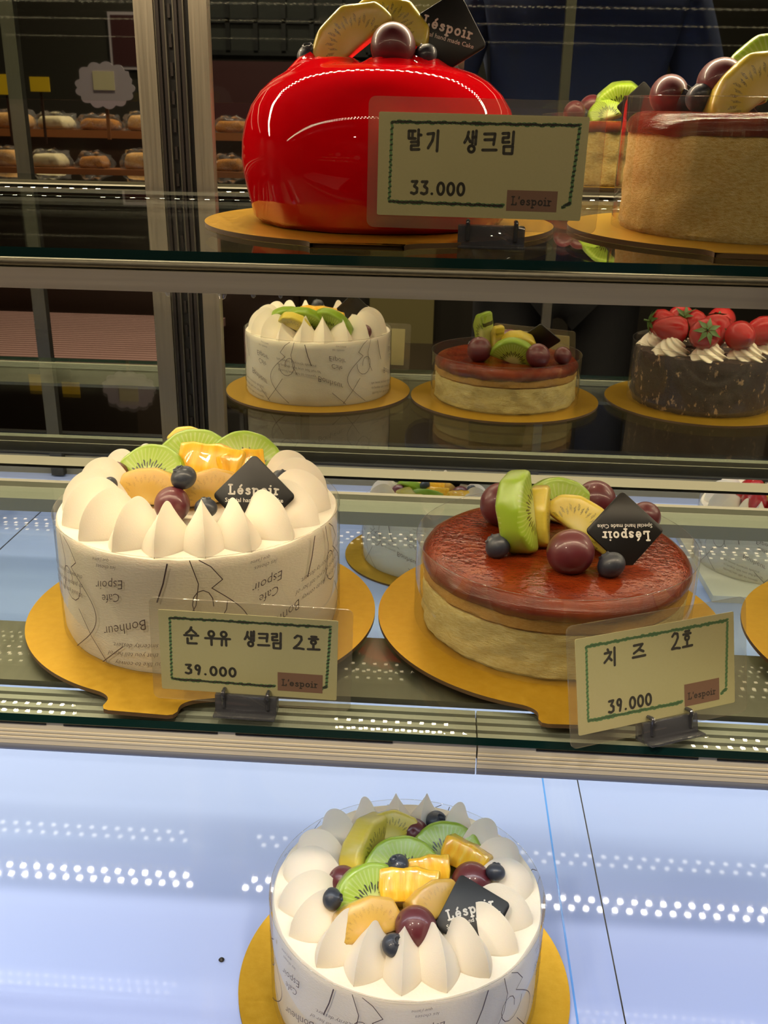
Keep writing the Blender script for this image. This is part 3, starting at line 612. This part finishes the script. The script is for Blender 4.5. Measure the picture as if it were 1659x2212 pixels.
for i in range(7):
    a = 2 * PI * i / 7; q = [Vector((.001, 0, .0152)), Vector((.006, -.0028, .0168)), Vector((.0150, 0, .0128)), Vector((.006, .0028, .0168)), Vector((.007, 0, .0160))]
    rot = Matrix.Rotation(a, 3, 'Z'); mb.add([rot @ p for p in q], [(0, 1, 4), (1, 2, 4), (2, 3, 4), (3, 0, 4)])
mb.tube([(0, 0, .015), (.001, 0, .019), (.003, 0, .022)], .0011, 6)
ME['calyx'] = mesh_of(mb, M['leaf'], 'strawberry_leaves')
def strawberry(parent, loc, rot, sc=1.0):
    o = part('straw', 'strawberry', parent, loc, rot, sc); link('strawberry_leaves', ME['calyx'], o); return o
QC = (.3079, .5446)
board('gold cake board cut by the right edge of the photo on the lower glass shelf', QC, ZM, .110)
qk = thing('chocolate_cake', 'dark chocolate shaving cake with strawberries, at the right end of the lower shelf, seen mirrored', 'cake', (*QC, ZM), 0)
fn = lambda p: p + Vector((p.x, p.y, 0)).normalized() * (noise.noise(p * 90) * .0025 + noise.noise(p * 300) * .0012) + Vector((0, 0, noise.noise(p * 120) * .0015 if p.z > .05 else 0))
MB().lathe([(0, 0), (.078, 0), (.080, .003)] + [(.0805, .06 * k / 14) for k in range(1, 14)] + [(.079, .0615), (.074, .062), (.04, .062), (0, .062)], 150, 0, fn).build('cake_body', M['choc'], qk)
collar(qk, .0840, .070, False)
for i in range(8): a = 2 * PI * i / 8 + .2; part('swirl', 'cream_swirl', qk, (.057 * math.cos(a), .057 * math.sin(a), .061), (0, 0, a), 1.15)
for i, (a, r_, tl) in enumerate(((20, .055, 70), (65, .054, 95), (110, .056, 60), (155, .052, 100), (195, .05, 80), (240, .05, 70), (300, .05, 90), (80, .018, 40), (200, .015, 55))):
    strawberry(qk, (r_ * math.cos(R(a)), r_ * math.sin(R(a)), .086), (R(tl), 0, R(a + 70 * (-1) ** i)), 1.1)
PC = (.437, .472); ZP = ZD + .0065
o = thing('cake_board', 'square white cake board on the deck beyond the right frame edge, seen mirrored', 'cake board', (.467, .470, ZD + .0019)); MB().box((-.122, -.123, -.0045), (.122, .123, .0045)).build('board', M['white_board'], o)
pk = thing('cream_cake', 'white cream cake with a strawberry on the deck, seen only in the mirror at right', 'cake', (*PC, ZP), 0)
cream_body(pk, .0862, TB); collar(pk, .0880, HB, True, R(200)); rosettes(pk, TB, 19, R(-90))
for x, y, rz in ((-.030, .030, 20), (.0, .045, 140), (.03, .01, 260), (-.02, -.02, 60)): strawberry(pk, (x, y, TB + .016), (R(80), 0, R(rz)), 1.1)
lay(pk, 'pine', 'pineapple_chunk', TB, -10, 12, 12, 30, 160, 0, 1.3); lay(pk, 'kiwi', 'kiwi_slice', TB, 10, 26, 8, 40, 180, 0, 1.0)
# ------------------------------------------------------------------ price cards
def price_card(label, loc, yaw, tilt, roll, lines, price, stick, clipx, zc, W_=.1, H_=.05):
    o = thing('price_card_holder', label, 'price card', loc, 0)
    o.rotation_euler = (Matrix.Rotation(R(yaw), 3, 'Z') @ Matrix.Rotation(R(-tilt), 3, 'X')).to_euler()
    Rm = Matrix.Rotation(R(roll), 4, 'Y')
    Tm = Matrix.Translation((-clipx, 0, zc + H_ / 2))
    mat = Rm @ Tm
    mb = prism(rrect(W_, H_, .0008, 2), .0004); cd = mb.build('card', M['card'], o); cd.matrix_local = mat
    P = lambda x, y, d=.00034: ((x - .5) * W_, -d, (.5 - y) * H_)
    def wob(x0, y0, x1, y1, n, seed):
        r2 = random.Random(seed); out = []
        for i in range(n + 1):
            u = i / n; out.append((x0 + (x1 - x0) * u + r2.uniform(-.0012, .0012), y0 + (y1 - y0) * u + r2.uniform(-.006, .006)))
        return out
    b = MB(); L_, R_, T_, B_ = .062, .955, .085, .845; ar = W_ / H_
    putc = lambda x, y: P(x, y / ar + 0, .00026)
    def line(x0, y0, x1, y1, wd):
        n = max(10, int(math.hypot(x1 - x0, (y1 - y0) / ar) * 85)); pts = wob(x0, y0, x1, y1, n, int(x0 * 91 + y1 * 57)); pts = [(x + (.0 if k % 2 else .004), y + (.0 if k % 2 else .016)) for k, (x, y) in enumerate(pts)]
        b.ribbon([(x, y * 1.0 / 1.0 * ar) if False else (x, y * (1 / 1)) for x, y in pts], wd, lambda x, y: P(x, y, .00026))
    s0 = stick[0] - .02
    line(L_, T_, R_, T_ - .01, .024); line(L_, T_, L_ - .004, B_ + .01, .013); line(R_, T_, R_ - .015, .80, .015); line(L_, B_ + .01, s0, B_ + .02, .026)
    if stick[0] < .70: line(.905, .86, R_ - .012, .82, .014)
    b.build('green_border', M['crayon'], cd, sharp=0)
    def write(txt, x, y, wch, hch, gap, wd, nm):
        h = MB()
        for ch in txt:
            if ch == ' ': x += wch * .9; continue
            ww = wch * (.55 if ch == '.' else 1); 
            for q in HAN[ch]: h.ribbon([((x + a * ww) * W_, (y + (1 - bb) * hch) * H_) for a, bb in q], wd, lambda u, v: P(u / W_, v / H_, .00030))
            x += ww + gap
        h.build(nm, M['marker'], cd, sharp=0)
    for txt, x, y, wch, hch, gap in lines: write(txt, x, y, wch, hch, gap, .00135, 'handwriting')
    write(price[0], *price[1:], .00135, 'handwriting')
    sx0, sy0, sx1, sy1 = stick
    sk = MB(); sk.add([P(sx0, sy1, .00028), P(sx1, sy1, .00028), P(sx1, sy0, .00028), P(sx0, sy0, .00028)], [(0, 1, 2, 3)], 0, False)
    st, wl = slab("L'espoir", .06); kx = (sx1 - sx0) * W_ * .80 / wl
    for q in st: sk.ribbon([(a * kx, bb * kx) for a, bb in q], .17 * kx, lambda u, v: (P(sx0, sy0)[0] + (sx1 - sx0) * W_ * .1 + u, -.00040, P(0, sy1)[2] + (sy1 - sy0) * H_ * .30 + v), 1)
    sk.build('brand_sticker', [M['sticker'], M['sticker_ink']], cd, sharp=0)
    sv = prism(rrect(W_ * 1.13, H_ * 1.27, .0035), .0011).build('clear_sleeve', M['sleeve'], o); sv.matrix_local = mat @ Matrix.Translation((.0015, 0, .0005))
    cl = MB(); cl.box((-.0165, -.0040, 0), (.0165, -.0014, .0105)); cl.box((-.0165, .0014, 0), (.0165, .0040, .0105)); cl.box((-.0165, -.0040, 0), (.0165, .0040, .0018)); cl.box((-.0165, -.0105, 0), (.0165, -.0040, .0014))
    cm = bevel_mesh('clip', cl, M['smoke'], .0003, 1); c_ = link('clip', cm, o); 
    if roll: c_.rotation_euler = (0, R(roll), 0)
    for x in (-.0118, .0118):
        MB().tube([(x, -.0042, .0035)] + [(x, -.0042 - .0012 * math.sin(R(a)), .0085 + .0042 * math.sin(R(a / 2))) for a in range(0, 181, 30)] + [(x, -.0008, .0125)], .0011, 8).build('hook', M['clip'], c_)
    return o
price_card('cream price card reading 33.000 in a clear sleeve before the shiny red cake', (.0225, .5000, ztop(.5000) - .0026), 0, 0, .4, [('딸기', .145, .165, .066, .19, .022), ('생크림', .415, .165, .066, .195, .022)], ('33.000', .165, .655, .043, .125, .006), (.635, .715, .880, .920), .0070, .0140, .1005, .0475)
price_card('cream price card reading 39.000 in a clear sleeve before the white cream cake', (-.0962, .4385, zg), 0, 0, 1.2, [('순', .145, .20, .072, .19, 0), ('우유', .262, .22, .064, .17, .006), ('생크림', .482, .20, .062, .18, .012), ('2호', .755, .21, .066, .165, .012)], ('39.000', .140, .665, .046, .115, .008), (.665, .685, .920, .920), -.0010, .0095, .0940, .0475)
price_card('tilted cream price card reading 39.000 before the caramel topped cheesecake at right', (.1258, .4345, zg), 24, 14, 0, [('치', .170, .16, .075, .17, 0), ('즈', .345, .16, .075, .15, 0), ('2호', .590, .12, .062, .17, .008)], ('39.000', .185, .700, .044, .125, .006), (.665, .690, .895, .930), .0045, .0100, .0960, .0500)
# ------------------------------------------------------------------ shop seen in the mirror
tb = thing('bread_table', 'dark slatted bread table in the shop, reflected at left', 'table', (-1.2, -.58, -Z0))
hz = Z0 - .466
mb = MB()
for k in range(26): mb.box((-.62, -.30 + k * .0225, hz - .02), (.62, -.30 + k * .0225 + .0150, hz))
mb.build('slatted_top', M['slat'], tb); MB().box((-.62, -.30, hz - .05), (.62, .29, hz - .021)).build('frame', M['wood2'], tb)
for sx in (-.58, .58):
    for sy in (-.26, .25): MB().box((sx - .03, sy - .03, 0), (sx + .03, sy + .03, hz - .05)).build('leg', M['wood2'], tb)
rk = thing('bread_counter', 'wooden counter with a row of wrapped loaves reflected at upper left', 'counter', (-1.15, -1.02, -Z0))
MB().box((-.75, -.055, Z0 - .12), (.75, .06, Z0 - .10)).build('counter_top', M['wood'], rk); MB().box((-.74, -.05, 0), (.74, .05, Z0 - .12)).build('cabinet', M['wood2'], rk)
rk = thing('bread_counter', 'higher wooden counter with loaves behind the lower one, reflected at upper left', 'counter', (-1.15, -1.19, -Z0))
MB().box((-.75, -.09, Z0 - .025), (.75, .09, Z0 - .005)).build('counter_top', M['wood'], rk); MB().box((-.74, -.08, 0), (.74, .08, Z0 - .025)).build('cabinet', M['wood2'], rk)
def loaf(x, y, z, L, i, row):
    o = thing('bread_loaf', 'wrapped loaf on the ' + row + ' reflected bread counter at upper left', 'bread', (x, y, z), random.uniform(-.2, .2), 'wrapped loaves on the ' + row + ' bread counter')
    hh = (.030, .040, .034)[i % 3]
    q = prism([(-L / 2, 0), (L / 2, 0), (L / 2, hh * .6), (L * .36, hh), (-L * .36, hh), (-L / 2, hh * .6)], .07)
    link('loaf', bevel_mesh('loaf', q, M[('bread', 'bread2', 'cream_paper')[i % 3]], .010, 3, .003, 40, 1), o)
    link('wrapper', bevel_mesh('wrapper', prism([(-L / 2 - .014, 0), (L / 2 + .014, 0), (L / 2 + .006, hh * .8), (L * .36, hh + .010), (-L * .36, hh + .010), (-L / 2 - .006, hh * .8)], .085), M['wrap'], .008, 2, .009, 70, 3), o)
for i in range(10): loaf(-1.68 + .122 * i, -1.02, -.0995, .066 + .015 * ((i * 7) % 3) / 2, i, 'lower')
for i in range(9): loaf(-1.60 + .125 * i, -1.17, -.0045, .085 + .02 * (i % 2), i + 1, 'higher')
def scallop(wd, hd, n=13):
    return [((wd + .007 * abs(math.cos(n * t_ / 2))) * math.cos(t_), (hd + .007 * abs(math.cos(n * t_ / 2))) * math.sin(t_) + (.012 if math.sin(t_) > .55 else 0)) for t_ in (2 * PI * k / 160 for k in range(160))]
for x, z, y in ((-.865, .094, -.9), (-.42, .020, -.95)):
    o = thing('doily_sign', 'lilac scalloped paper sign reflected above the loaves' if x < -.6 else 'pale scalloped paper sign reflected just left of the red cake', 'sign', (x, y, z - .10))
    prism([(a, b + .10) for a, b in scallop(.070, .042)], .002).build('doily', M['paper'], o); MB().box((-.028, .0012, .095), (.026, .0025, .138)).build('name_card', M['cream_paper'], o)
    MB().box((-.004, -.008, -.02), (.004, -.002, .075)).build('stick', M['wood'], o)
for (x, z, y), (a, b) in (((-1.03, .10, -.9), (.025, .017)), ((-1.14, .10, -.95), (.03, .024))):
    o = thing('price_sign', 'small yellow price sign reflected at the far left' if x > -1.1 else 'yellow price sign reflected at the left frame edge', 'sign', (x, y, z - .12))
    MB().box((-a, 0, .12 - b), (a, .002, .12 + b)).build('card', M['yellow'], o); MB().box((-.003, -.004, -.02), (.003, 0, .12)).build('stick', M['wood2'], o)
o = thing('picture_frame', 'dark picture in a pale frame on the shop wall, reflected at upper left', 'picture', (-1.75, -3.99, .30)); MB().box((-.10, 0, 0), (.10, .02, .28)).build('frame', M['paper'], o); MB().box((-.085, .018, .015), (.085, .024, .265)).build('picture', M['red_wall'], o)
# latticed window band on the back wall
wn = MB().box((-1.5, -3.99, 1.52), (-.45, -3.97, 2.3)).build('window_1', M['pane']); wn['kind'] = 'structure'
mb = MB()
for k in range(8): mb.box((-1.5 + .15 * k - .012, -3.97, 1.52), (-1.5 + .15 * k + .012, -3.95, 2.3))
for k in range(6): mb.box((-1.5, -3.97, 1.52 + .155 * k - .012), (-.45, -3.95, 1.52 + .155 * k + .012))
mb.build('window_lattice', M['black'], wn)
struct(MB().box((-1.6, -3.99, 1.15), (-.3, -3.96, 1.48)).build('trim_1', M['red_wall']))
struct(MB().box((-.42, -3.99, 0), (-.05, -3.9, 2.7)).build('trim_2', M['plum']))
# the person taking the photograph stands behind the viewer, to the right
ps = thing('person', 'person in a navy jacket, standing, dimly reflected in the upper right mirror', 'person', (.24, -.42, -Z0))
def skin(name, verts, edges, rad, mat, parent, root=0):
    me = bpy.data.meshes.new(name); me.from_pydata(verts, edges, []); o = link(name, me, parent); me.materials.append(mat)
    md = o.modifiers.new('skin', 'SKIN'); md.use_smooth_shade = True
    for i, r_ in enumerate(rad): me.skin_vertices[0].data[i].radius = (r_, r_ * .8) if not isinstance(r_, tuple) else r_
    me.skin_vertices[0].data[root].use_root = True
    s_ = o.modifiers.new('sub', 'SUBSURF'); s_.levels = 2; s_.render_levels = 2; return o
skin('body', [(0, 0, .92), (0, 0, 1.12), (0, 0, 1.36), (0, 0, 1.47), (0, .01, 1.56), (0, .02, 1.64), (-.08, 0, .88), (-.11, .02, .48), (-.11, -.01, .09), (-.11, .11, .04), (.10, 0, .88), (.11, .02, .48), (.11, -.01, .09), (.11, .11, .04),
    (-.19, 0, 1.40), (-.27, .05, 1.16), (-.25, .24, 1.22), (-.24, .31, 1.25), (.19, 0, 1.40), (.27, .03, 1.14), (.20, .20, 1.05), (.17, .27, 1.05)],
    [(0, 1), (1, 2), (2, 3), (3, 4), (4, 5), (0, 6), (6, 7), (7, 8), (8, 9), (0, 10), (10, 11), (11, 12), (12, 13), (2, 14), (14, 15), (15, 16), (16, 17), (2, 18), (18, 19), (19, 20), (20, 21)],
    [(.11, .08), (.11, .08), (.12, .08), .05, .075, .08, .06, .05, .04, .035, .06, .05, .04, .035, .05, .04, .032, .03, .05, .04, .032, .03], M['skin'], ps)
skin('jacket', [(0, 0, .93), (0, 0, 1.12), (0, 0, 1.36), (0, 0, 1.455), (-.19, 0, 1.40), (-.27, .05, 1.16), (-.255, .20, 1.21), (.19, 0, 1.40), (.27, .03, 1.14), (.22, .16, 1.07)], [(0, 1), (1, 2), (2, 3), (2, 4), (4, 5), (5, 6), (2, 7), (7, 8), (8, 9)],
    [(.19, .14), (.175, .13), (.18, .125), .07, .075, .062, .05, .075, .062, .05], M['jacket'], ps)
skin('trousers', [(0, 0, .95), (-.10, 0, .86), (-.11, .02, .48), (-.11, -.01, .10), (.10, 0, .86), (.11, .02, .48), (.11, -.01, .10)], [(0, 1), (1, 2), (2, 3), (0, 4), (4, 5), (5, 6)], [(.15, .12), .11, .082, .065, .11, .082, .065], M['trouser'], ps)
MB().lathe([(.0, 1.745), (.05, 1.74), (.09, 1.71), (.102, 1.66), (.098, 1.61), (.085, 1.585)], 24).build('hair', M['hair'], ps, (0, .0, 0))
MB().lathe([(0, 0), (.0016, .0002), (.0020, .0010), (.0012, .0020), (0, .0024)], 12).build('crumb', M['dark_metal'], None, (-.133, .494, ZD - .0027 + Z0))
tag(bpy.data.objects['crumb'], 'tiny dark crumb on the pale blue deck left of the lowest cake', 'crumb')
